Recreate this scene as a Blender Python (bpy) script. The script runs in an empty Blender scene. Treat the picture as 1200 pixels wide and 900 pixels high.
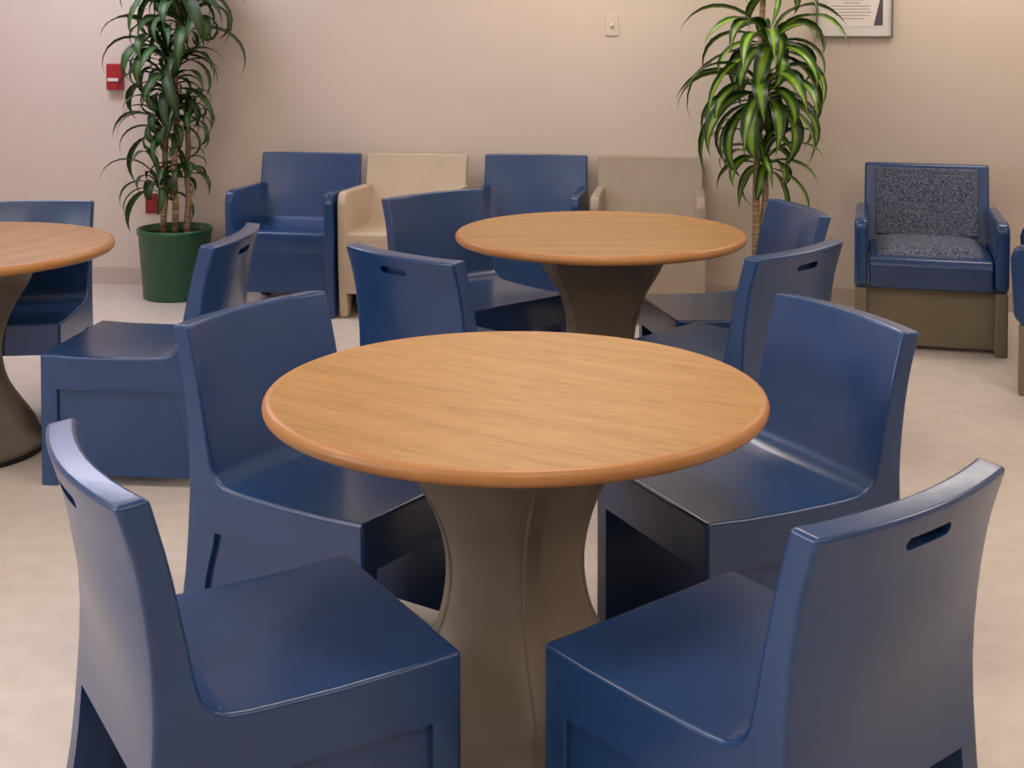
import bpy, bmesh, math, random
from mathutils import Vector, Matrix
S = bpy.context.scene
C = S.collection
PI = math.pi

# ------------------------------------------------------------------ camera
cam_d = bpy.data.cameras.new('camera'); cam = bpy.data.objects.new('camera', cam_d); C.objects.link(cam)
cam.location = (0, 0, 1.554); cam.rotation_euler = (PI/2 - math.radians(1.886), 0, 0)
cam_d.sensor_width = 36; cam_d.lens = 1585.6/1200*36
cam_d.shift_y = -(450-70)/1200; cam_d.clip_start = .05
S.camera = cam
# ------------------------------------------------------------------ world, exposure
S.view_settings.view_transform = 'Standard'; S.view_settings.look = 'None'
S.view_settings.gamma = 1; S.view_settings.use_curve_mapping = False
S.view_settings.exposure = 0.30
w = bpy.data.worlds.new('world'); S.world = w; w.use_nodes = True
w.node_tree.nodes['Background'].inputs[0].default_value = (.72, .82, 1, 1)
w.node_tree.nodes['Background'].inputs[1].default_value = 1.5
# daylight just outside the window of the left wall
def area(name, loc, rot, sx, sy, col, power):
    l = bpy.data.lights.new(name, 'AREA'); l.shape = 'RECTANGLE'; l.size = sx; l.size_y = sy
    l.color = col; l.energy = power
    o = bpy.data.objects.new(name, l); C.objects.link(o); o.location = loc; o.rotation_euler = rot
    return o
area('daylight', (-3.95, 1.4, 1.6), (0, -PI/2, 0), 1.2, 1.9, (.84, .88, 1), 55)
CEIL_EMIT = 9.0

# ------------------------------------------------------------------ materials
def mat(name, col, rough=.5, spec=.5, coat=0, metal=0):
    m = bpy.data.materials.new(name); m.use_nodes = True
    b = m.node_tree.nodes['Principled BSDF']
    b.inputs['Base Color'].default_value = (*col, 1); b.inputs['Roughness'].default_value = rough
    b.inputs['Specular IOR Level'].default_value = spec; b.inputs['Coat Weight'].default_value = coat
    b.inputs['Metallic'].default_value = metal
    return m
def s2l(r, g, b):
    return tuple((c/255/12.92 if c/255 <= .04045 else ((c/255+.055)/1.055)**2.4) for c in (r, g, b))
def noisy(m, c1, c2, scale=8, detail=4, bump=0, bscale=300, stretch=(1, 1, 1), rng=(.35, .65), bdist=.001):
    nt = m.node_tree; N = nt.nodes; L = nt.links; b = N['Principled BSDF']
    tc = N.new('ShaderNodeTexCoord'); mp = N.new('ShaderNodeMapping'); mp.inputs['Scale'].default_value = stretch
    L.new(tc.outputs['Object'], mp.inputs['Vector'])
    n = N.new('ShaderNodeTexNoise'); n.inputs['Scale'].default_value = scale; n.inputs['Detail'].default_value = detail
    L.new(mp.outputs[0], n.inputs['Vector'])
    r = N.new('ShaderNodeValToRGB'); r.color_ramp.elements[0].position = rng[0]; r.color_ramp.elements[1].position = rng[1]
    r.color_ramp.elements[0].color = (*c1, 1); r.color_ramp.elements[1].color = (*c2, 1)
    L.new(n.outputs['Fac'], r.inputs['Fac']); L.new(r.outputs[0], b.inputs['Base Color'])
    if bump:
        n2 = N.new('ShaderNodeTexNoise'); n2.inputs['Scale'].default_value = bscale; n2.inputs['Detail'].default_value = 2
        L.new(tc.outputs['Object'], n2.inputs['Vector'])
        bp = N.new('ShaderNodeBump'); bp.inputs['Strength'].default_value = bump; bp.inputs['Distance'].default_value = bdist
        L.new(n2.outputs['Fac'], bp.inputs['Height']); L.new(bp.outputs[0], b.inputs['Normal'])
    return m
M = {}
M['blue'] = noisy(mat('blue_plastic', (.03, .08, .2), .27, .5, .22), s2l(26, 60, 106), s2l(30, 66, 114), 5, 3, .10, 420)
M['blue'].node_tree.nodes['Principled BSDF'].inputs['Coat Roughness'].default_value = .14
M['tan'] = noisy(mat('tan_plastic', (.4, .3, .2), .45, .4), s2l(190, 172, 150), s2l(198, 180, 158), 5, 3, .12, 420)
M['tan2'] = noisy(mat('greyed_tan_plastic', (.4, .3, .2), .45, .4), s2l(164, 150, 132), s2l(172, 157, 139), 5, 3, .12, 420)
M['khaki'] = noisy(mat('khaki_plastic', (.2, .18, .12), .5, .4), s2l(118, 108, 88), s2l(126, 116, 94), 5, 3, .12, 420)
M['taupe'] = noisy(mat('taupe_plastic', (.2, .18, .12), .42, .4), s2l(122, 110, 94), s2l(130, 117, 100), 6, 3, .12, 420)
M['fabric'] = noisy(mat('speckled_fabric', (.2, .2, .25), .9, .1), s2l(50, 58, 80), s2l(122, 128, 144), 120, 2, .5, 260, rng=(.34, .68), bdist=.002)
M['wall'] = noisy(mat('wall_paint', (.7, .6, .5), .75, .25), s2l(213, 198, 183), s2l(217, 202, 188), 1.2, 3, .08, 160)
M['floor'] = noisy(mat('floor_vinyl', (.7, .6, .5), .42, .35), s2l(202, 190, 178), s2l(210, 199, 188), 14, 9, .04, 60)
M['ceiling'] = mat('ceiling_white', (.8, .78, .74), .9, .1)
M['white'] = mat('white_paint', (.75, .73, .7), .5)
M['cream'] = mat('cream_plastic', s2l(216, 202, 188), .4)
M['red'] = mat('red_plastic', s2l(168, 32, 38), .35)
M['redplate'] = mat('dark_red_plastic', s2l(140, 24, 34), .4)
M['dark'] = mat('dark_rubber', (.012, .012, .014), .6)
M['greymetal'] = mat('grey_metal', s2l(120, 112, 102), .4, metal=.3)
M['paper'] = mat('paper', s2l(236, 226, 220), .8, .1)
M['print'] = mat('grey_print', s2l(176, 163, 158), .8, .1)
M['ink'] = mat('dark_print', s2l(92, 88, 98), .8, .1)
M['pot'] = noisy(mat('green_plastic', (.03, .15, .07), .3, .5), s2l(28, 82, 52), s2l(34, 92, 58), 4, 3)
M['soil'] = noisy(mat('soil', (.02, .015, .01), .95, .1), (.012, .009, .006), (.05, .035, .02), 40, 4, .8, 60, bdist=.01)
M['bark'] = noisy(mat('bark', (.2, .15, .1), .85, .2), s2l(120, 96, 70), s2l(176, 150, 118), 14, 4, .5, 60, (1, 1, 6), bdist=.004)
def emit(name, col, st):
    m = bpy.data.materials.new(name); m.use_nodes = True; nt = m.node_tree; nt.nodes.clear()
    e = nt.nodes.new('ShaderNodeEmission'); e.inputs[0].default_value = (*col, 1); e.inputs[1].default_value = st
    o = nt.nodes.new('ShaderNodeOutputMaterial'); nt.links.new(e.outputs[0], o.inputs[0]); return m
M['diffuser_fill'] = emit('cool_fill_diffuser', (.80, .80, 1), CEIL_EMIT*1.6)  # invented cool glow, stronger than the other panels, added to tint the wall
M['diffuser'] = emit('lamp_diffuser', (1, .89, .79), CEIL_EMIT)
def glass():
    m = bpy.data.materials.new('window_glass'); m.use_nodes = True; nt = m.node_tree; nt.nodes.clear()
    t = nt.nodes.new('ShaderNodeBsdfTransparent'); g = nt.nodes.new('ShaderNodeBsdfGlossy'); g.inputs['Roughness'].default_value = .02
    mx = nt.nodes.new('ShaderNodeMixShader'); mx.inputs[0].default_value = .06
    o = nt.nodes.new('ShaderNodeOutputMaterial')
    nt.links.new(t.outputs[0], mx.inputs[1]); nt.links.new(g.outputs[0], mx.inputs[2]); nt.links.new(mx.outputs[0], o.inputs[0]); return m
M['glass'] = glass()
def wood(name, cols, rough):
    m = mat(name, cols[0], rough, .45); nt = m.node_tree; N = nt.nodes; L = nt.links; b = N['Principled BSDF']
    tc = N.new('ShaderNodeTexCoord')
    mp = N.new('ShaderNodeMapping'); mp.inputs['Scale'].default_value = (9, 110, 4); mp.inputs['Rotation'].default_value = (0, 0, math.radians(12))
    L.new(tc.outputs['Object'], mp.inputs['Vector'])
    n = N.new('ShaderNodeTexNoise'); n.inputs['Scale'].default_value = 1.3; n.inputs['Detail'].default_value = 5; n.inputs['Roughness'].default_value = .6
    L.new(mp.outputs[0], n.inputs['Vector'])
    mp2 = N.new('ShaderNodeMapping'); mp2.inputs['Scale'].default_value = (1.2, 14, 2); mp2.inputs['Rotation'].default_value = (0, 0, math.radians(12))
    L.new(tc.outputs['Object'], mp2.inputs['Vector'])
    n2 = N.new('ShaderNodeTexNoise'); n2.inputs['Scale'].default_value = 1.5; n2.inputs['Detail'].default_value = 3
    L.new(mp2.outputs[0], n2.inputs['Vector'])
    mx = N.new('ShaderNodeMath'); mx.operation = 'MULTIPLY_ADD'; mx.inputs[1].default_value = .62
    ml = N.new('ShaderNodeMath'); ml.operation = 'MULTIPLY'; ml.inputs[1].default_value = .38
    L.new(n2.outputs['Fac'], ml.inputs[0]); L.new(n.outputs['Fac'], mx.inputs[0]); L.new(ml.outputs[0], mx.inputs[2])
    r = N.new('ShaderNodeValToRGB'); r.color_ramp.elements[0].position = .36; r.color_ramp.elements[1].position = .62
    r.color_ramp.elements[0].color = (*cols[0], 1); r.color_ramp.elements[1].color = (*cols[1], 1)
    e = r.color_ramp.elements.new(.49); e.color = (*cols[2], 1)
    L.new(mx.outputs[0], r.inputs['Fac']); L.new(r.outputs[0], b.inputs['Base Color'])
    return m
M['oak'] = wood('oak_laminate', [s2l(152, 110, 60), s2l(184, 141, 86), s2l(174, 130, 74)], .42)
M['band'] = noisy(mat('oak_edge', (.5, .3, .1), .38, .5), s2l(178, 122, 68), s2l(186, 130, 76), 9, 3)
def leafmat(name, edge, mid, rough):
    m = mat(name, edge, rough, .5); nt = m.node_tree; N = nt.nodes; L = nt.links; b = N['Principled BSDF']
    uv = N.new('ShaderNodeUVMap'); sp = N.new('ShaderNodeSeparateXYZ'); L.new(uv.outputs[0], sp.inputs[0])
    a = N.new('ShaderNodeMath'); a.operation = 'SUBTRACT'; a.inputs[1].default_value = .5; L.new(sp.outputs[0], a.inputs[0])
    ab = N.new('ShaderNodeMath'); ab.operation = 'ABSOLUTE'; L.new(a.outputs[0], ab.inputs[0])
    r = N.new('ShaderNodeValToRGB'); r.color_ramp.elements[0].position = .1; r.color_ramp.elements[1].position = .28
    r.color_ramp.elements[0].color = (*mid, 1); r.color_ramp.elements[1].color = (*edge, 1)
    L.new(ab.outputs[0], r.inputs[0])
    oi = N.new('ShaderNodeObjectInfo'); hs = N.new('ShaderNodeHueSaturation')
    mr = N.new('ShaderNodeMapRange'); mr.inputs[3].default_value = .65; mr.inputs[4].default_value = 1.35
    L.new(oi.outputs['Random'], mr.inputs[0]); L.new(mr.outputs[0], hs.inputs['Value']); L.new(r.outputs[0], hs.inputs['Color'])
    L.new(hs.outputs[0], b.inputs['Base Color'])
    b.inputs['Transmission Weight'].default_value = 0
    return m
M['leaf_dark'] = leafmat('dark_leaf', s2l(34, 60, 26), s2l(62, 96, 40), .5)
M['leaf_light'] = leafmat('striped_leaf', s2l(34, 70, 24), s2l(128, 166, 44), .36)

# ------------------------------------------------------------------ helpers
def link(name, bm, m, parent=None, smooth=False, wn=False):
    me = bpy.data.meshes.new(name)
    bmesh.ops.recalc_face_normals(bm, faces=bm.faces)
    bm.to_mesh(me); bm.free()
    if smooth:
        for p in me.polygons: p.use_smooth = True
    me.materials.append(M[m] if isinstance(m, str) else m)
    o = bpy.data.objects.new(name, me); C.objects.link(o)
    if wn:
        md = o.modifiers.new('normals', 'WEIGHTED_NORMAL'); md.keep_sharp = True; md.weight = 60
    if parent: o.parent = parent
    return o
def thing(name, label, cat, loc=(0, 0, 0), rz=0, group=None):
    o = bpy.data.objects.new(name, None); C.objects.link(o); o.empty_display_size = .1
    o.location = loc; o.rotation_euler = (0, 0, rz); o['label'] = label; o['category'] = cat
    if group: o['group'] = group
    return o
def copy_tree(root, loc, rz, label, group=None):
    r = root.copy(); C.objects.link(r); r.location = loc; r.rotation_euler = (0, 0, rz); r['label'] = label
    if group: r['group'] = group
    for ch in [o for o in bpy.data.objects if o.parent == root]:
        c = ch.copy(); C.objects.link(c); c.parent = r
        for g in [o for o in bpy.data.objects if o.parent == ch]:
            d = g.copy(); C.objects.link(d); d.parent = c
    return r
def box(bm, x0, x1, y0, y1, z0, z1, bev=0, seg=2):
    b = bmesh.new(); bmesh.ops.create_cube(b, size=1)
    for v in b.verts:
        v.co = Vector((x0+(v.co.x+.5)*(x1-x0), y0+(v.co.y+.5)*(y1-y0), z0+(v.co.z+.5)*(z1-z0)))
    if bev: bmesh.ops.bevel(b, geom=b.edges[:], offset=bev, segments=seg, affect='EDGES', profile=.5)
    me = bpy.data.meshes.new('t'); b.to_mesh(me); b.free(); bm.from_mesh(me); bpy.data.meshes.remove(me)
    return bm
def sm(a, b, x):
    t = max(0, min(1, (x-a)/(b-a))); return t*t*(3-2*t)
def interp(tab, x):
    if x <= tab[0][0]: return tab[0][1]
    for (a, va), (b, vb) in zip(tab, tab[1:]):
        if x <= b:
            t = (x-a)/(b-a); return va+(vb-va)*t
    return tab[-1][1]
def catmull(tab, x):
    xs = [t[0] for t in tab]
    if x <= xs[0]: return tab[0][1]
    if x >= xs[-1]: return tab[-1][1]
    i = max(k for k in range(len(xs)-1) if xs[k] <= x)
    def sl(k):
        a = max(0, k-1); b = min(len(tab)-1, k+1); return (tab[b][1]-tab[a][1])/(tab[b][0]-tab[a][0])
    h = xs[i+1]-xs[i]; t = (x-xs[i])/h
    return ((2*t**3-3*t*t+1)*tab[i][1]+(t**3-2*t*t+t)*h*sl(i)+(-2*t**3+3*t*t)*tab[i+1][1]+(t**3-t*t)*h*sl(i+1))
def bevel_sel(bm, off, seg, ang=30, skip=None):
    bmesh.ops.recalc_face_normals(bm, faces=bm.faces)
    es = []
    for e in bm.edges:
        if len(e.link_faces) != 2: continue
        if e.calc_face_angle(0) < math.radians(ang): continue
        if skip and skip(e): continue
        es.append(e)
    bmesh.ops.bevel(bm, geom=es, offset=off, segments=seg, affect='EDGES', profile=.5, clamp_overlap=True)

# ------------------------------------------------------------------ the setting
def struct(o): o['kind'] = 'structure'; return o
XL, XR, YF, HC = -3.7, 4.2, -3.0, 2.75
def wy(x): return 7.44-.15*x          # line of the back wall
bm = bmesh.new()
def prism(bm, pts, z0, z1):
    lo = [bm.verts.new((x, y, z0)) for x, y in pts]; hi = [bm.verts.new((x, y, z1)) for x, y in pts]
    n = len(pts); bm.faces.new(lo[::-1]); bm.faces.new(hi)
    for i in range(n): bm.faces.new((lo[i], lo[(i+1) % n], hi[(i+1) % n], hi[i]))
plan = [(XL-.12, YF-.12), (XR+.12, YF-.12), (XR+.12, wy(XR+.12)+.12), (XL-.12, wy(XL-.12)+.12)]
prism(bm, plan, -.1, 0); struct(link('floor', bm, 'floor'))
bm = bmesh.new(); prism(bm, plan, HC, HC+.1); struct(link('ceiling', bm, 'ceiling'))
bm = bmesh.new(); prism(bm, [(XL, wy(XL)), (XR, wy(XR)), (XR, wy(XR)+.12), (XL, wy(XL)+.12)], 0, HC)
struct(link('wall_back', bm, 'wall'))
bm = bmesh.new(); box(bm, XL, XR, YF-.12, YF, 0, HC); struct(link('wall_front', bm, 'wall'))
bm = bmesh.new(); box(bm, XR, XR+.12, YF-.12, wy(XR), 0, HC); struct(link('wall_right', bm, 'wall'))
WIN = [(.4, 2.4)]; WZ = (.95, 2.25)
bm = bmesh.new()
ys = [YF-.12]+[v for p in WIN for v in p]+[wy(XL)]
for i in range(len(ys)-1):
    if i % 2 == 0: box(bm, XL-.12, XL, ys[i], ys[i+1], 0, HC)
    else:
        box(bm, XL-.12, XL, ys[i], ys[i+1], 0, WZ[0]); box(bm, XL-.12, XL, ys[i], ys[i+1], WZ[1], HC)
struct(link('wall_left', bm, 'wall'))
for k, (a, b) in enumerate(WIN):
    e = bpy.data.objects.new('window_%d' % (k+1), None); C.objects.link(e); e.location = (XL-.06, (a+b)/2, WZ[0]); struct(e)
    hw = (b-a)/2; hz = WZ[1]-WZ[0]
    bm = bmesh.new()
    box(bm, -.03, .03, -hw, hw, 0, .06); box(bm, -.03, .03, -hw, hw, hz-.06, hz)
    box(bm, -.03, .03, -hw, -hw+.06, .06, hz-.06); box(bm, -.03, .03, hw-.06, hw, .06, hz-.06); box(bm, -.03, .03, -.03, .03, .06, hz-.06)
    link('window_frame', bm, 'white', e)
    for s in (-1, 1):
        bm = bmesh.new(); y0, y1 = sorted((s*.03, s*(hw-.06))); box(bm, -.004, .004, y0, y1, .06, hz-.06); link('pane', bm, 'glass', e)
bm = bmesh.new()
prism(bm, [(XL, wy(XL)-.012), (XR, wy(XR)-.012), (XR, wy(XR)), (XL, wy(XL))], 0, .1)
M['base'] = mat('vinyl_base', s2l(196, 180, 168), .5)
struct(link('baseboard_back', bm, 'base'))
# ceiling lamps
def ceiling_light(x, y, lab):
    t = thing('ceiling_light', lab, 'lamp', (x, y, HC), 0, 'ceiling light panels')
    bm = bmesh.new()
    for a in ((-.62, .62, -.32, -.29), (-.62, .62, .29, .32), (-.62, -.59, -.29, .29), (.59, .62, -.29, .29)):
        box(bm, a[0], a[1], a[2], a[3], -.03, 0)
    link('frame', bm, 'white', t)
    bm = bmesh.new(); box(bm, -.59, .59, -.29, .29, -.02, -.001); link('diffuser', bm, 'diffuser', t)
    return t
rows = ['front', 'middle', 'back']
first = None
for j, y in enumerate((.4, 3.3, 6.5)):
    for i, x in enumerate((-2.2, .2, 2.6)):
        lab = 'white rectangular ceiling light panel, %s column of the %s row' % (('left', 'middle', 'right')[i], rows[j])
        if (i, j) == (0, 2):        # cool fill added here, shifted to tint the left back wall lilac
            o = copy_tree(first, (x-.3, y+.2, HC), 0, lab)
            d = [c for c in bpy.data.objects if c.parent == o and c.name.startswith('diffuser')][0]
            d.data = d.data.copy(); d.data.materials[0] = M['diffuser_fill']
        elif first is None: first = ceiling_light(x, y, lab)
        else: copy_tree(first, (x, y, HC), 0, lab)

# ------------------------------------------------------------------ armless chair
W, D, HS, A_, HB, T_ = .503, .454, .438, .092, .808, .055
ZL = .322
REAR = [(0, -.150), (.10, -.128), (.20, -.110), (.322, -.098), (.46, -.090), (.58, -.097), (.70, -.116), (.803, -A_-T_)]
FRONT = [(.46, -.012), (.52, -.025), (.60, -.040), (.70, -.062), (.808, -A_)]
def shell_profile():
    p = [(D, ZL), (D, .38), (D, HS)]
    for y in (.34, .22, .12, .07): p.append((y, HS-.006*math.sin(PI*(D-y)/D)-0.002))
    # fillet into the backrest
    for k in range(1, 7):
        a = k/7*PI/2; p.append((.05-.066*math.sin(a), HS+.050-.053*math.cos(a)))
    for z in (.52, .57, .62, .67, .72, .77): p.append((catmull(FRONT, z), z))
    p.append((-A_, HB)); p.append((-A_-T_, HB-.006))
    for z in (.76, .72, .68, .63, .58, .52, .46, .40, .36): p.append((catmull(REAR, z), z))
    p.append((REAR[3][1], ZL))
    return p
def curved_shell(Wd, prof, bulge, nx=18, z0=.43, z1=.64, r0=.34, ysp=-.08):
    bm = bmesh.new(); cols = []
    for i in range(nx+1):
        x = -Wd/2+Wd*i/nx; c = 1-(2*x/Wd)**2
        col = []
        for (y, z) in prof:
            wgt = sm(r0, z1, z) if y < ysp else (sm(z0, z1, z) if y < .06 else 0)
            dz = -.006*c*sm(.44, .2, y)*sm(.0, .1, y) if abs(z-HS) < .03 and y < .44 else 0
            col.append(bm.verts.new((x, y-bulge*c*wgt, z+dz)))
        cols.append(col)
    n = len(prof)
    for i in range(nx):
        for j in range(n):
            k = (j+1) % n
            bm.faces.new((cols[i][j], cols[i+1][j], cols[i+1][k], cols[i][k]))
    bm.faces.new(cols[0]); bm.faces.new(cols[-1][::-1])
    return bm
def make_chair(label, loc, rz, group):
    t = thing('armless_chair', label, 'chair', loc, rz, group)
    bm = curved_shell(W, shell_profile(), .034)
    bevel_sel(bm, .009, 3, 35, lambda e: all(v.co.z < ZL+.001 for v in e.verts))
    o = link('seat_shell', bm, 'blue', t, smooth=True)
    # hand grip recessed into the rear face
    cb = bmesh.new(); pts = []
    for k in range(24):
        a = 2*PI*k/24; pts.append((math.copysign(.048, math.cos(a))+.011*math.cos(a), .752+.011*math.sin(a)))
    lo = [cb.verts.new((x, -.24, z)) for x, z in pts]; hi = [cb.verts.new((x, -.137, z)) for x, z in pts]
    cb.faces.new(lo); cb.faces.new(hi[::-1])
    for i in range(24): cb.faces.new((lo[i], lo[(i+1) % 24], hi[(i+1) % 24], hi[i]))
    cut = link('cutter', cb, 'blue'); cut.parent = t
    md = o.modifiers.new('cut', 'BOOLEAN'); md.object = cut; md.operation = 'DIFFERENCE'; md.solver = 'EXACT'
    bpy.context.view_layer.update()
    dg = bpy.context.evaluated_depsgraph_get()
    me = bpy.data.meshes.new_from_object(o.evaluated_get(dg)); o.modifiers.clear(); o.data = me
    bpy.data.objects.remove(cut)
    bm = bmesh.new(); bm.from_mesh(me)
    for e in bm.edges:
        if len(e.link_faces) == 2 and e.calc_face_angle(0) > math.radians(50): e.smooth = False
    bm.to_mesh(me); bm.free()
    md = o.modifiers.new('normals', 'WEIGHTED_NORMAL'); md.keep_sharp = True
    # legs
    def leg(x0, x1, y0f, y1f, outer):
        zs = [0.0, .05, .10, .15, .20, .25, .29, ZL]
        bm = bmesh.new(); rings = []
        for z in zs:
            ya, yb = y0f(z), y1f(z)
            rings.append([bm.verts.new(p) for p in ((x0, ya, z), (x1, ya, z), (x1, yb, z), (x0, yb, z))])
        for a, b in zip(rings, rings[1:]):
            for k in range(4): bm.faces.new((a[k], a[(k+1) % 4], b[(k+1) % 4], b[k]))
        bm.faces.new(rings[0][::-1])
        bmesh.ops.recalc_face_normals(bm, faces=bm.faces)
        for off, front in ((.009, True), (.002, False)):
            es = []
            for e in bm.edges:
                a, b = e.verts
                if abs(a.co.z-b.co.z) < .01 or abs(a.co.x-outer) > 1e-5 or abs(b.co.x-outer) > 1e-5: continue
                ext = y1f(a.co.z) if y1f(0) > .2 else y0f(a.co.z)
                if (abs(a.co.y-ext) < .004) == front and min(abs(a.co.y-y0f(a.co.z)), abs(a.co.y-y1f(a.co.z))) < .001: es.append(e)
            bmesh.ops.bevel(bm, geom=es, offset=off, segments=3 if front else 1, affect='EDGES', profile=.5)
        for e in bm.edges:
            if len(e.link_faces) == 2 and e.calc_face_angle(0) > R(50): e.smooth = False
        return link('leg', bm, 'blue', t, smooth=True, wn=True)
    for s in (-1, 1):
        xo = s*W/2; xi = s*(W/2-.05); x0, x1 = min(xo, xi), max(xo, xi)
        leg(x0, x1, lambda z: D-.058-.0*z, lambda z: D, xo)
        leg(x0, x1, lambda z: catmull(REAR, z), lambda z: catmull(REAR, z)+.075+.02*sm(.2, .32, z), xo)
        bm = bmesh.new()
        xo2 = s*(W/2-.013); xi2 = s*(W/2-.030)
        pts = [(catmull(REAR, z)+.06, z) for z in (.035, .1, .2, .33)]+[(D-.04, .33), (D-.04, .035)]
        for p in (xo2, xi2):
            pass
        a = [bm.verts.new((xo2, y, z)) for y, z in pts]; b = [bm.verts.new((xi2, y, z)) for y, z in pts]
        bm.faces.new(a); bm.faces.new(b[::-1])
        for i in range(len(pts)): bm.faces.new((a[i], a[(i+1) % len(pts)], b[(i+1) % len(pts)], b[i]))
        link('side_panel', bm, 'blue', t)
    return t
R = math.radians
CH = [
 ('A', -.606, 2.329, -59.5, 'blue armless chair at lower left, its grey-glinting rear and top rim turned to the camera', 'F'),
 ('B', .539, 2.185, 39.6, 'blue armless chair at lower right, showing its large curved back with a hand slot', 'F'),
 ('C', -.566, 3.389, -123.6, 'blue armless chair at left of the front table, backrest face showing, seat under the tabletop', 'F'),
 ('D', .731, 3.352, 115.3, 'blue armless chair at right of the front table, backrest face showing, seat under the tabletop', 'F'),
 ('E', -1.08, 4.63, 83.9, 'blue armless chair seen side-on between the cropped left table and the front table', 'L'),
 ('F', -1.93, 5.302, 185.2, 'blue armless chair behind the cropped left table, facing the camera', 'L'),
 ('G', -.262, 4.34, -43.0, 'blue armless chair just behind the front table, slotted back to the camera, seat hidden', 'M'),
 ('H', -.254, 5.58, -138.9, 'blue armless chair at the far left of the middle table, seat and backrest face showing', 'M'),
 ('I', .829, 4.415, 45.6, 'blue armless chair right of the middle table, its back with a slot toward the camera', 'M'),
 ('J', 1.002, 5.242, 100.9, 'blue armless chair right of the middle table, directly below the striped-leaf plant', 'M'),
]
GR = {'F': 'armless chairs around the front table', 'L': 'armless chairs at the left table', 'M': 'armless chairs around the middle table'}
proto = None
for n, x, y, a, lab, g in CH:
    if proto is None: proto = make_chair(lab, (x, y, 0), R(a), GR[g])
    else: copy_tree(proto, (x, y, 0), R(a), lab, GR[g])

# ------------------------------------------------------------------ round table
RT, HT = .548, .737
PR = [(0, .30), (.02, .30), (.05, .262), (.10, .222), (.16, .178), (.22, .145), (.28, .128), (.36, .122), (.44, .134), (.52, .163), (.60, .215), (.66, .255), (.705, .30)]
def xsec(z, th, off=0):
    a = catmull(PR, z); sq = sm(.0, .2, z)*sm(.70, .50, z)
    n = 2.0+3.2*sq
    c, s = abs(math.cos(th)), abs(math.sin(th))
    r = a/((c**n+s**n)**(1/n)) if n > 2 else a
    return r+off
def make_table(label, loc, rz):
    t = thing('round_table', label, 'table', loc, rz, 'round cafe tables')
    bm = bmesh.new(); N = 96
    prof = [(0, HT), (RT-.030, HT), (RT-.022, HT)]
    def lathe(prof, N, closed):
        rings = []
        for r, z in prof:
            if r == 0: rings.append([bm.verts.new((0, 0, z))]); continue
            rings.append([bm.verts.new((r*math.cos(2*PI*k/N), r*math.sin(2*PI*k/N), z)) for k in range(N)])
        pr = list(zip(rings, rings[1:]))+([(rings[-1], rings[0])] if closed else [])
        for a, b in pr:
            for k in range(N):
                k2 = (k+1) % N
                if len(a) == 1: bm.faces.new((a[0], b[k], b[k2]))
                elif len(b) == 1: bm.faces.new((a[k], b[0], a[k2]))
                else: bm.faces.new((a[k], b[k], b[k2], a[k2]))
    lathe([(0, HT), (RT-.018, HT), (RT-.018, HT-.03), (0, HT-.03)], N, False)
    link('tabletop', bm, 'oak', t)
    bm = bmesh.new()
    pr = [(RT-.018, HT+.0004)]
    for k in range(0, 11):
        a = PI/2-k/10*PI; pr.append((RT-.0165+.0165*math.cos(a), HT-.0165+.0169*math.sin(a)))
    pr.append((RT-.018, HT-.034)); pr.append((RT-.05, HT-.034)); pr.append((RT-.05, HT-.02))
    lathe(pr, N, True); link('edge_band', bm, 'band', t, smooth=True)
    bm = bmesh.new(); rings = []; N2 = 96
    zs = [0, .012, .03, .05]+[.05+.655*k/26 for k in range(1, 27)]
    for z in zs: rings.append([bm.verts.new((xsec(z, 2*PI*k/N2)*math.cos(2*PI*k/N2), xsec(z, 2*PI*k/N2)*math.sin(2*PI*k/N2), z)) for k in range(N2)])
    for a, b in zip(rings, rings[1:]):
        for k in range(N2): bm.faces.new((a[k], a[(k+1) % N2], b[(k+1) % N2], b[k]))
    bm.faces.new(rings[0][::-1]); bm.faces.new(rings[-1])
    link('pedestal', bm, 'taupe', t, smooth=True)
    for q in range(4):                       # raised strip down each corner of the pedestal
        th0 = PI/4+q*PI/2; bm = bmesh.new(); rows_ = []
        for z in [.015+.685*k/30 for k in range(31)]:
            r = xsec(z, th0); c = Vector((math.cos(th0), math.sin(th0), 0)); tt = Vector((-math.sin(th0), math.cos(th0), 0))
            row = []
            for u, dr in ((-.021, -.010), (-.019, .0015), (-.013, .004), (.013, .004), (.019, .0015), (.021, -.010)):
                p = c*(r+dr-.1*abs(u)) + tt*u; row.append(bm.verts.new((p.x, p.y, z)))
            rows_.append(row)
        for a, b in zip(rows_, rows_[1:]):
            for k in range(5): bm.faces.new((a[k], a[k+1], b[k+1], b[k]))
            bm.faces.new((a[5], a[0], b[0], b[5]))
        bm.faces.new(rows_[0]); bm.faces.new(rows_[-1][::-1])
        link('corner_rib', bm, 'taupe', t, smooth=True, wn=True)
    bm = bmesh.new()
    lathe([(0, 0), (.306, 0), (.309, .008), (.306, .016), (0, .016)], N, False)
    link('base_ring', bm, 'dark', t, smooth=False)
    bm = bmesh.new(); box(bm, -.24, .24, -.24, .24, .700, .706, .001); link('mounting_plate', bm, 'dark', t)
    return t
tb = make_table('round oak-laminate table at the front centre on a flared taupe pedestal', (.008, 2.941, 0), R(-32))
copy_tree(tb, (.333, 5.093, 0), R(3), 'round oak-laminate table in the middle, nearer the back wall, on a flared taupe pedestal')
copy_tree(tb, (-1.985, 4.797, 0), R(45+22), 'round oak-laminate table cut off by the left edge of the view')

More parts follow.
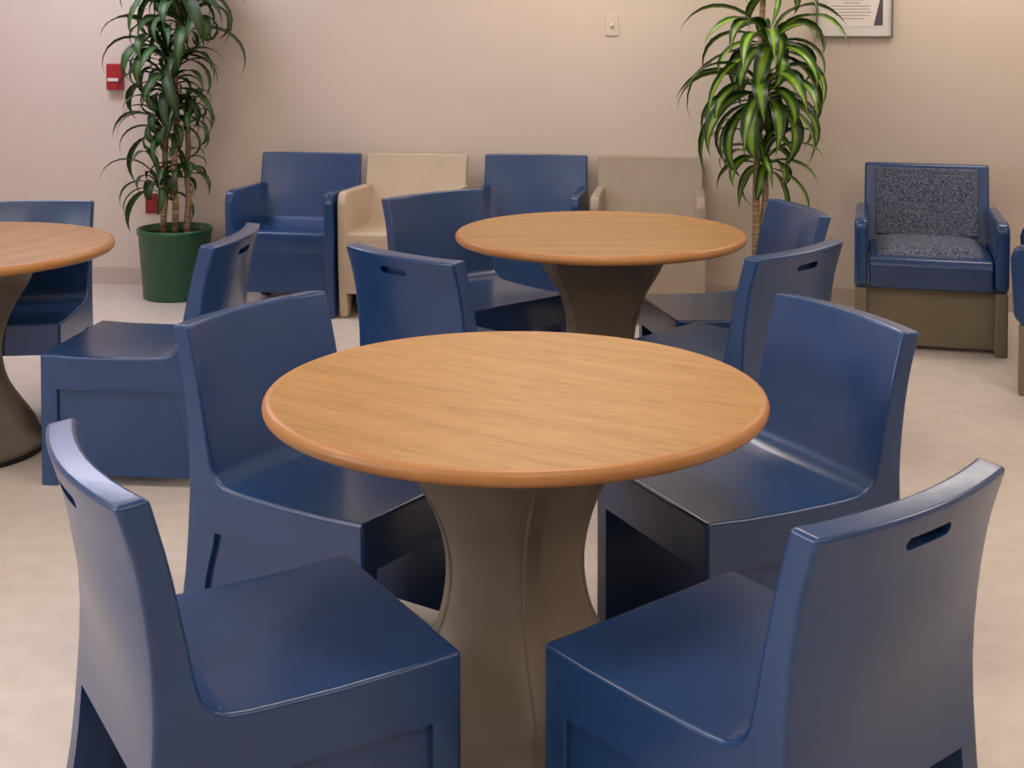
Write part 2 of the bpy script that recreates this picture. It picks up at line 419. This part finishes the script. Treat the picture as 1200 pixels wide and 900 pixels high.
# ------------------------------------------------------------------ moulded armchairs along the back wall
def slab(bm, x0, x1, pts, bev=.012, seg=3):
    b = bmesh.new()
    a = [b.verts.new((x0, y, z)) for y, z in pts]; c = [b.verts.new((x1, y, z)) for y, z in pts]
    b.faces.new(a); b.faces.new(c[::-1])
    for i in range(len(pts)): b.faces.new((a[i], a[(i+1) % len(pts)], c[(i+1) % len(pts)], c[i]))
    bevel_sel(b, bev, seg, 25)
    me = bpy.data.meshes.new('t'); b.to_mesh(me); b.free(); bm.from_mesh(me); bpy.data.meshes.remove(me)
def make_armchair(label, loc, rz, col):
    t = thing('armchair', label, 'armchair', loc, rz, 'molded armchairs along the back wall')
    w = .575
    # backrest, curved
    bm = curved_shell(.56, [(.02, .40), (-.012, .50), (-.04, .60), (-.065, .70), (-.085, .796), (-.135, .792), (-.118, .68), (-.105, .56), (-.10, .40)], .02, 12, .42, .6, .42, -.09)
    bevel_sel(bm, .009, 3, 30); link('backrest', bm, col, t, smooth=True, wn=True)
    bm = bmesh.new(); slab(bm, -w/2+.035, w/2-.035, [(.466, .33), (.470, .40), (.465, .440), (.40, .449), (.20, .436), (.06, .436), (-.02, .46), (-.09, .46), (-.09, .33)])
    link('seat', bm, col, t, smooth=True, wn=True)
    for s in (-1, 1):
        xo, xi = s*w/2, s*(w/2-.048)
        bm = bmesh.new()
        slab(bm, min(xo, xi), max(xo, xi), [(.445, 0), (.475, .30), (.48, .60), (.462, .640), (.42, .650), (-.09, .632), (-.115, .30), (-.13, 0), (-.06, 0), (-.03, .10), (.36, .10), (.385, 0)])
        link('armrest', bm, col, t, smooth=True, wn=True)
    bm = bmesh.new(); box(bm, -w/2+.04, w/2-.04, .440, .464, .13, .335, .001); link('front_panel', bm, col, t)
    bm = bmesh.new(); box(bm, -w/2+.04, w/2-.04, -.10, -.08, .13, .42, .004); link('rear_panel', bm, col, t)
    return t
ac = make_armchair('blue armchair leftmost in the row along the back wall, beside the green plant pot', (-1.122, 7.36, 0), R(171), 'blue')
c2 = make_armchair('cream-beige molded armchair between the two blue ones on the back wall, pale arm in view', (-.535, 7.30, 0), R(171), 'tan')
copy_tree(ac, (.118, 7.25, 0), R(172), 'blue molded armchair between the cream and the taupe armchair, mostly hidden behind the middle table')
make_armchair('greyish taupe armchair behind the right half of the middle table, next to the striped-leaf plant', (.733, 7.17, 0), R(173), 'tan2')

def make_padded(label, loc, rz):
    t = thing('padded_armchair', label, 'armchair', loc, rz, 'padded armchairs on khaki bases')
    w = .68
    bm = bmesh.new()
    slab(bm, -.30, .30, [(.02, .36), (-.02, .50), (-.10, .800), (-.125, .806), (-.155, .796), (-.12, .50), (-.11, .36)], .014)
    link('backrest', bm, 'blue', t, smooth=True, wn=True)
    bm = bmesh.new()
    slab(bm, -.245, .245, [(.02, .46), (-.018, .56), (-.08, .782), (-.10, .782), (-.05, .56), (-.02, .46)], .006)
    link('back_cushion', bm, 'fabric', t, smooth=True, wn=True)['label'] = 'speckled grey-blue fabric back pad'
    bm = bmesh.new(); slab(bm, -.275, .275, [(.56, .29), (.575, .40), (.555, .432), (.45, .438), (.0, .43), (-.1, .43), (-.1, .29)], .012)
    link('seat', bm, 'blue', t, smooth=True, wn=True)
    bm = bmesh.new()
    nx, ny = 16, 12; gr = []
    for i in range(nx+1):
        row = []
        for j in range(ny+1):
            u, v = i/nx*2-1, j/ny*2-1
            x = u*.25*math.sqrt(max(0, 1-v*v*.08)); y = .265+v*.24*math.sqrt(max(0, 1-u*u*.1))
            h = (1-u**6)**.5*(1-v**6)**.5 if abs(u) < 1 and abs(v) < 1 else 0
            row.append(bm.verts.new((x, y, .434+.045*h)))
        gr.append(row)
    for i in range(nx):
        for j in range(ny): bm.faces.new((gr[i][j], gr[i+1][j], gr[i+1][j+1], gr[i][j+1]))
    lo = [[bm.verts.new((v.co.x, v.co.y, .428)) for v in r] for r in (gr[0], gr[-1])]
    o = link('seat_cushion', bm, 'fabric', t, smooth=True); o['label'] = 'speckled grey-blue fabric seat cushion'
    for s in (-1, 1):
        xo, xi = s*w/2, s*(w/2-.062)
        bm = bmesh.new()
        slab(bm, min(xo, xi), max(xo, xi), [(.55, .285), (.585, .32), (.60, .56), (.585, .605), (.54, .618), (-.09, .60), (-.11, .285)], .018)
        link('armrest', bm, 'blue', t, smooth=True, wn=True)
        for (y0, y1) in ((.51, .565), (-.10, -.04)):
            bm = bmesh.new(); box(bm, min(xo, xi)+.003, max(xo, xi)-.003, y0, y1, 0, .29, .008); link('leg', bm, 'khaki', t, smooth=True, wn=True)
        bm = bmesh.new(); box(bm, min(xo, xi)+.015, max(xo, xi)-.015, -.05, .52, .03, .288, .003); link('side_panel', bm, 'khaki', t)
    bm = bmesh.new(); box(bm, -w/2+.055, w/2-.055, .49, .51, .02, .292, .003); link('front_panel', bm, 'khaki', t)
    return t
pc = make_padded('blue armchair with speckled fabric back and seat pads on a khaki base', (2.065, 6.71, 0), R(165))
copy_tree(pc, (2.72, 5.56, 0), R(66), 'blue armchair on a khaki base cut off by the right edge of the view')

# ------------------------------------------------------------------ plants
rnd = random.Random(4)
def leaf_mesh(name, L, Wd, droop, curl, twist, m):
    """strap leaf that leaves the stem along +x, rises and arches over"""
    n = 10; bm = bmesh.new(); uvl = bm.loops.layers.uv.new('UVMap'); rows_ = []
    x = z = 0; ang = curl
    for i in range(n+1):
        t = i/n
        wd = Wd*(.30+.70*sm(0, .35, t))*(1-sm(.55, 1.05, t)) if t < 1 else .001
        wd = max(.001, wd)
        tw = twist*t
        row = []
        for u in (-1, -.5, 0, .5, 1):
            yy = u*wd/2; zz = .22*abs(u)*wd*.8
            row.append((bm.verts.new((x-zz*math.sin(ang), yy*math.cos(tw), z+zz*math.cos(ang)+yy*math.sin(tw))), (u+1)/2, t))
        rows_.append(row)
        x += L/n*math.cos(ang); z += L/n*math.sin(ang); ang -= droop/n*(1.0+.9*t)
    for a, b in zip(rows_, rows_[1:]):
        for k in range(4):
            q = (a[k], b[k], b[k+1], a[k+1]); f = bm.faces.new([v[0] for v in q])
            for lp, v in zip(f.loops, q): lp[uvl].uv = (v[1], v[2])
            f.smooth = True
    me = bpy.data.meshes.new(name); bm.to_mesh(me); bm.free(); me.materials.append(M[m]); return me
def stem(parent, pts, r0, r1):
    bm = bmesh.new(); rings = []; n = 10
    m = len(pts)
    for i, p in enumerate(pts):
        r = r0+(r1-r0)*i/(m-1)
        rings.append([bm.verts.new((p[0]+r*math.cos(2*PI*k/n), p[1]+r*math.sin(2*PI*k/n), p[2])) for k in range(n)])
    for a, b in zip(rings, rings[1:]):
        for k in range(n): bm.faces.new((a[k], a[(k+1) % n], b[(k+1) % n], b[k]))
    bm.faces.new(rings[0][::-1]); bm.faces.new(rings[-1])
    return link('stem', bm, 'bark', parent, smooth=True)
def pot(parent, rt, rb, h, m='pot', label=None):
    bm = bmesh.new(); n = 48
    pr = [(rb-.01, 0), (rb, .006), (rt-.006, h-.035), (rt, h-.032), (rt+.002, h-.002), (rt-.004, h), (rt-.012, h-.004), (rt-.016, h-.06), (0, h-.06)]
    rings = []
    for r, z in pr:
        rings.append([bm.verts.new((r*math.cos(2*PI*k/n), r*math.sin(2*PI*k/n), z)) for k in range(n)] if r else [bm.verts.new((0, 0, z))])
    for a, b in zip(rings, rings[1:]):
        for k in range(n):
            if len(b) == 1: bm.faces.new((a[k], a[(k+1) % n], b[0]))
            else: bm.faces.new((a[k], a[(k+1) % n], b[(k+1) % n], b[k]))
    bm.faces.new(rings[0][::-1])
    for e in bm.edges:
        if len(e.link_faces) == 2 and e.calc_face_angle(0) > R(50): e.smooth = False
    o = link('pot', bm, m, parent, smooth=True)
    bm = bmesh.new(); bmesh.ops.create_circle(bm, cap_ends=True, radius=rt-.02, segments=32, matrix=Matrix.Translation((0, 0, h-.035)))
    for f in bmesh.ops.extrude_face_region(bm, geom=bm.faces[:])['geom']:
        if isinstance(f, bmesh.types.BMVert): f.co.z -= .02
    link('soil', bm, 'soil', parent)
    return o
def whorl(t, meshes, cx, cy, z0, z1, n, scale, wall_gap, tilt=(0, .5), ph=0):
    for k in range(n):
        az = ph+k*2.39996+rnd.uniform(-.2, .2)
        f = k/max(1, n-1)
        o = bpy.data.objects.new('leaf', rnd.choice(meshes)); C.objects.link(o); o.parent = t
        sc = scale*rnd.uniform(.78, 1.12)
        if math.sin(az) > .1:                                # leaves towards the wall are shorter
            sc *= min(1, wall_gap/(.47*scale*max(.05, math.sin(az))))
        o.location = (cx+.012*math.cos(az), cy+.012*math.sin(az), z0+(z1-z0)*f)
        o.rotation_euler = (rnd.uniform(-.35, .35), -(tilt[0]+(tilt[1]-tilt[0])*f+rnd.uniform(-.12, .12)), az)
        o.scale = (sc, sc*rnd.uniform(.85, 1.15), sc)
dark = [leaf_mesh('leaf', .42, .058, 2.2, .70, .5, 'leaf_dark'), leaf_mesh('leaf', .38, .055, 3.0, .90, -.6, 'leaf_dark'),
        leaf_mesh('leaf', .46, .056, 1.9, .55, .2, 'leaf_dark'), leaf_mesh('leaf', .34, .056, 4.2, 1.0, .9, 'leaf_dark')]
lt = [leaf_mesh('leaf', .48, .068, 1.7, .50, .4, 'leaf_light'), leaf_mesh('leaf', .40, .078, 2.4, .75, -.4, 'leaf_light'),
      leaf_mesh('leaf', .54, .060, 1.45, .42, .2, 'leaf_light'), leaf_mesh('leaf', .42, .070, 1.9, .30, .1, 'leaf_light')]
# left plant
p1 = thing('potted_plant', 'tall dark-leaved corn plant with three canes in a green pot, left against the back wall', 'plant', (-1.86, 7.43, 0), 0)
pot(p1, .203, .172, .385)
for (x0, y0, x1, y1, h) in ((-.06, .0, -.03, .01, 1.35), (.005, -.03, .03, -.02, 1.75), (.07, .01, .07, .02, 1.15)):
    stem(p1, [(x0+(x1-x0)*k/10+.006*math.sin(k*1.7+x0*50), y0+(y1-y0)*k/10, .34+(h-.34)*k/10) for k in range(11)], .019, .013)
whorl(p1, dark, -.08, -.02, .58, .66, 22, .80, .20, (-.5, .8), .3)
whorl(p1, dark, .05, -.01, .64, .74, 14, .58, .2, (-.3, .8), 1.1)
whorl(p1, dark, -.05, .0, .88, .96, 30, .86, .2, (-.6, .9), 2.0)
whorl(p1, dark, .07, .0, .94, 1.04, 20, .70, .2, (-.5, .9), .9)
whorl(p1, dark, -.03, -.01, 1.12, 1.20, 30, .95, .2, (-.6, .9), 0)
whorl(p1, dark, -.04, -.01, 1.28, 1.38, 30, 1.1, .2, (-.5, .8), 2.6)
whorl(p1, dark, .07, .0, 1.46, 1.56, 30, 1.1, .2, (-.4, .9), 1.4)
whorl(p1, dark, .02, .0, 1.66, 1.80, 32, 1.2, .2, (-.5, .9), .5)
# right plant
p2 = thing('potted_plant', 'tall striped-leaf corn plant rising behind the middle table, lime stripes on its leaves', 'plant', (1.30, 6.82, 0), 0)
pot(p2, .13, .11, .22)
for (x0, y0, x1, y1, h) in ((-.075, .0, -.03, .0, 1.75), (-.03, .02, -.01, .02, .95)):
    stem(p2, [(x0+(x1-x0)*k/10+.005*math.sin(k*1.3), y0+(y1-y0)*k/10, .18+(h-.18)*k/10) for k in range(11)], .020, .014)
whorl(p2, lt, -.03, -.01, .78, .85, 24, .74, .32, (-.75, 1.0), .9)
whorl(p2, lt, -.03, .0, 1.10, 1.18, 36, 1.2, .36, (-.75, .45), 1.0)
whorl(p2, lt, -.005, .0, 1.36, 1.44, 34, 1.05, .36, (-.6, .6), .2)
whorl(p2, lt, .02, .0, 1.66, 1.75, 22, .7, .34, (-.3, 1.1), 2.2)

# ------------------------------------------------------------------ things on the back wall
WA = math.atan2(-.15, 1)
def on_wall(px, py, name, label, cat):
    """point of the back wall seen at a pixel of the photograph, turned to face the room"""
    u = (px-600)/1585.6; p = math.radians(1.886); v = (70-py)/1585.6
    d = Vector((u, math.cos(p)+v*math.sin(p), -math.sin(p)+v*math.cos(p)))
    k = 7.44/(d.y+.15*d.x); P = d*k
    return thing(name, label, cat, (P.x, P.y, 1.554+P.z), WA)
f = on_wall(1001, 44, 'picture_frame', 'framed certificate hanging on the back wall above the padded armchair', 'picture frame')
wf, hf = .198, .34
bm = bmesh.new()
for a in ((-wf, wf, 0, .009), (-wf, wf, hf-.009, hf), (-wf, -wf+.009, .009, hf-.009), (wf-.009, wf, .009, hf-.009)): box(bm, a[0], a[1], -.02, 0, a[2], a[3], .001)
link('frame', bm, 'greymetal', f)
bm = bmesh.new(); box(bm, -wf+.008, wf-.008, -.009, -.001, .008, hf-.008); link('mat_board', bm, 'white', f)
bm = bmesh.new(); box(bm, -wf+.055, wf-.042, -.0105, -.0085, .058, hf-.05); pp = link('certificate', bm, 'paper', f)
def strip(x0, x1, z0, z1, m, nm): 
    bm = bmesh.new(); box(bm, x0, x1, -.0112, -.0104, z0, z1); link(nm, bm, m, pp)
for k, (a, b) in enumerate(((-.07, .05), (-.10, .078), (-.115, .085), (-.11, .080), (-.12, .082), (-.06, .03), (-.09, .05), (-.11, .08), (-.10, .07), (-.06, .06))):
    strip(a, b, .098+.0165*k, .103+.0165*k, 'print', 'print_line')
bm = bmesh.new(); vs = [bm.verts.new(p) for p in ((.098, -.0112, .064), (.146, -.0112, .064), (.146, -.0112, .24), (.140, -.0112, .24))]
vb = [bm.verts.new((v.co.x, -.0104, v.co.z)) for v in vs]
bm.faces.new(vs); bm.faces.new(vb[::-1])
for i in range(4): bm.faces.new((vs[i], vs[(i+1) % 4], vb[(i+1) % 4], vb[i]))
link('corner_print', bm, 'ink', pp)['label'] = 'dark tapering triangle printed along the right edge'
f = on_wall(717, 42, 'wall_switch', 'small cream wall plate with a toggle high on the back wall', 'switch')
bm = bmesh.new(); box(bm, -.036, .036, -.007, 0, 0, .115, .003); link('plate', bm, 'cream', f)
bm = bmesh.new(); slab(bm, -.008, .008, [(-.004, .045), (-.024, .052), (-.022, .062), (-.004, .072)], .001, 1); link('toggle', bm, 'cream', f)
f = on_wall(137, 105, 'fire_alarm_pull', 'red fire alarm pull box on the back wall behind the left plant leaves', 'alarm')
bm = bmesh.new(); box(bm, -.045, .045, -.045, 0, 0, .15, .005); link('housing', bm, 'red', f)
bm = bmesh.new(); box(bm, -.032, .032, -.058, -.044, .05, .068, .003); link('pull_handle', bm, 'white', f)
f = on_wall(178, 250, 'wall_outlet', 'red outlet plate low on the back wall beside the green pot plant', 'outlet')
bm = bmesh.new(); box(bm, -.036, .036, -.007, 0, 0, .115, .002); link('plate', bm, 'redplate', f)
for z in (.022, .065):
    bm = bmesh.new(); box(bm, -.017, .017, -.0095, -.006, z, z+.03, .002); link('socket', bm, 'red', f)
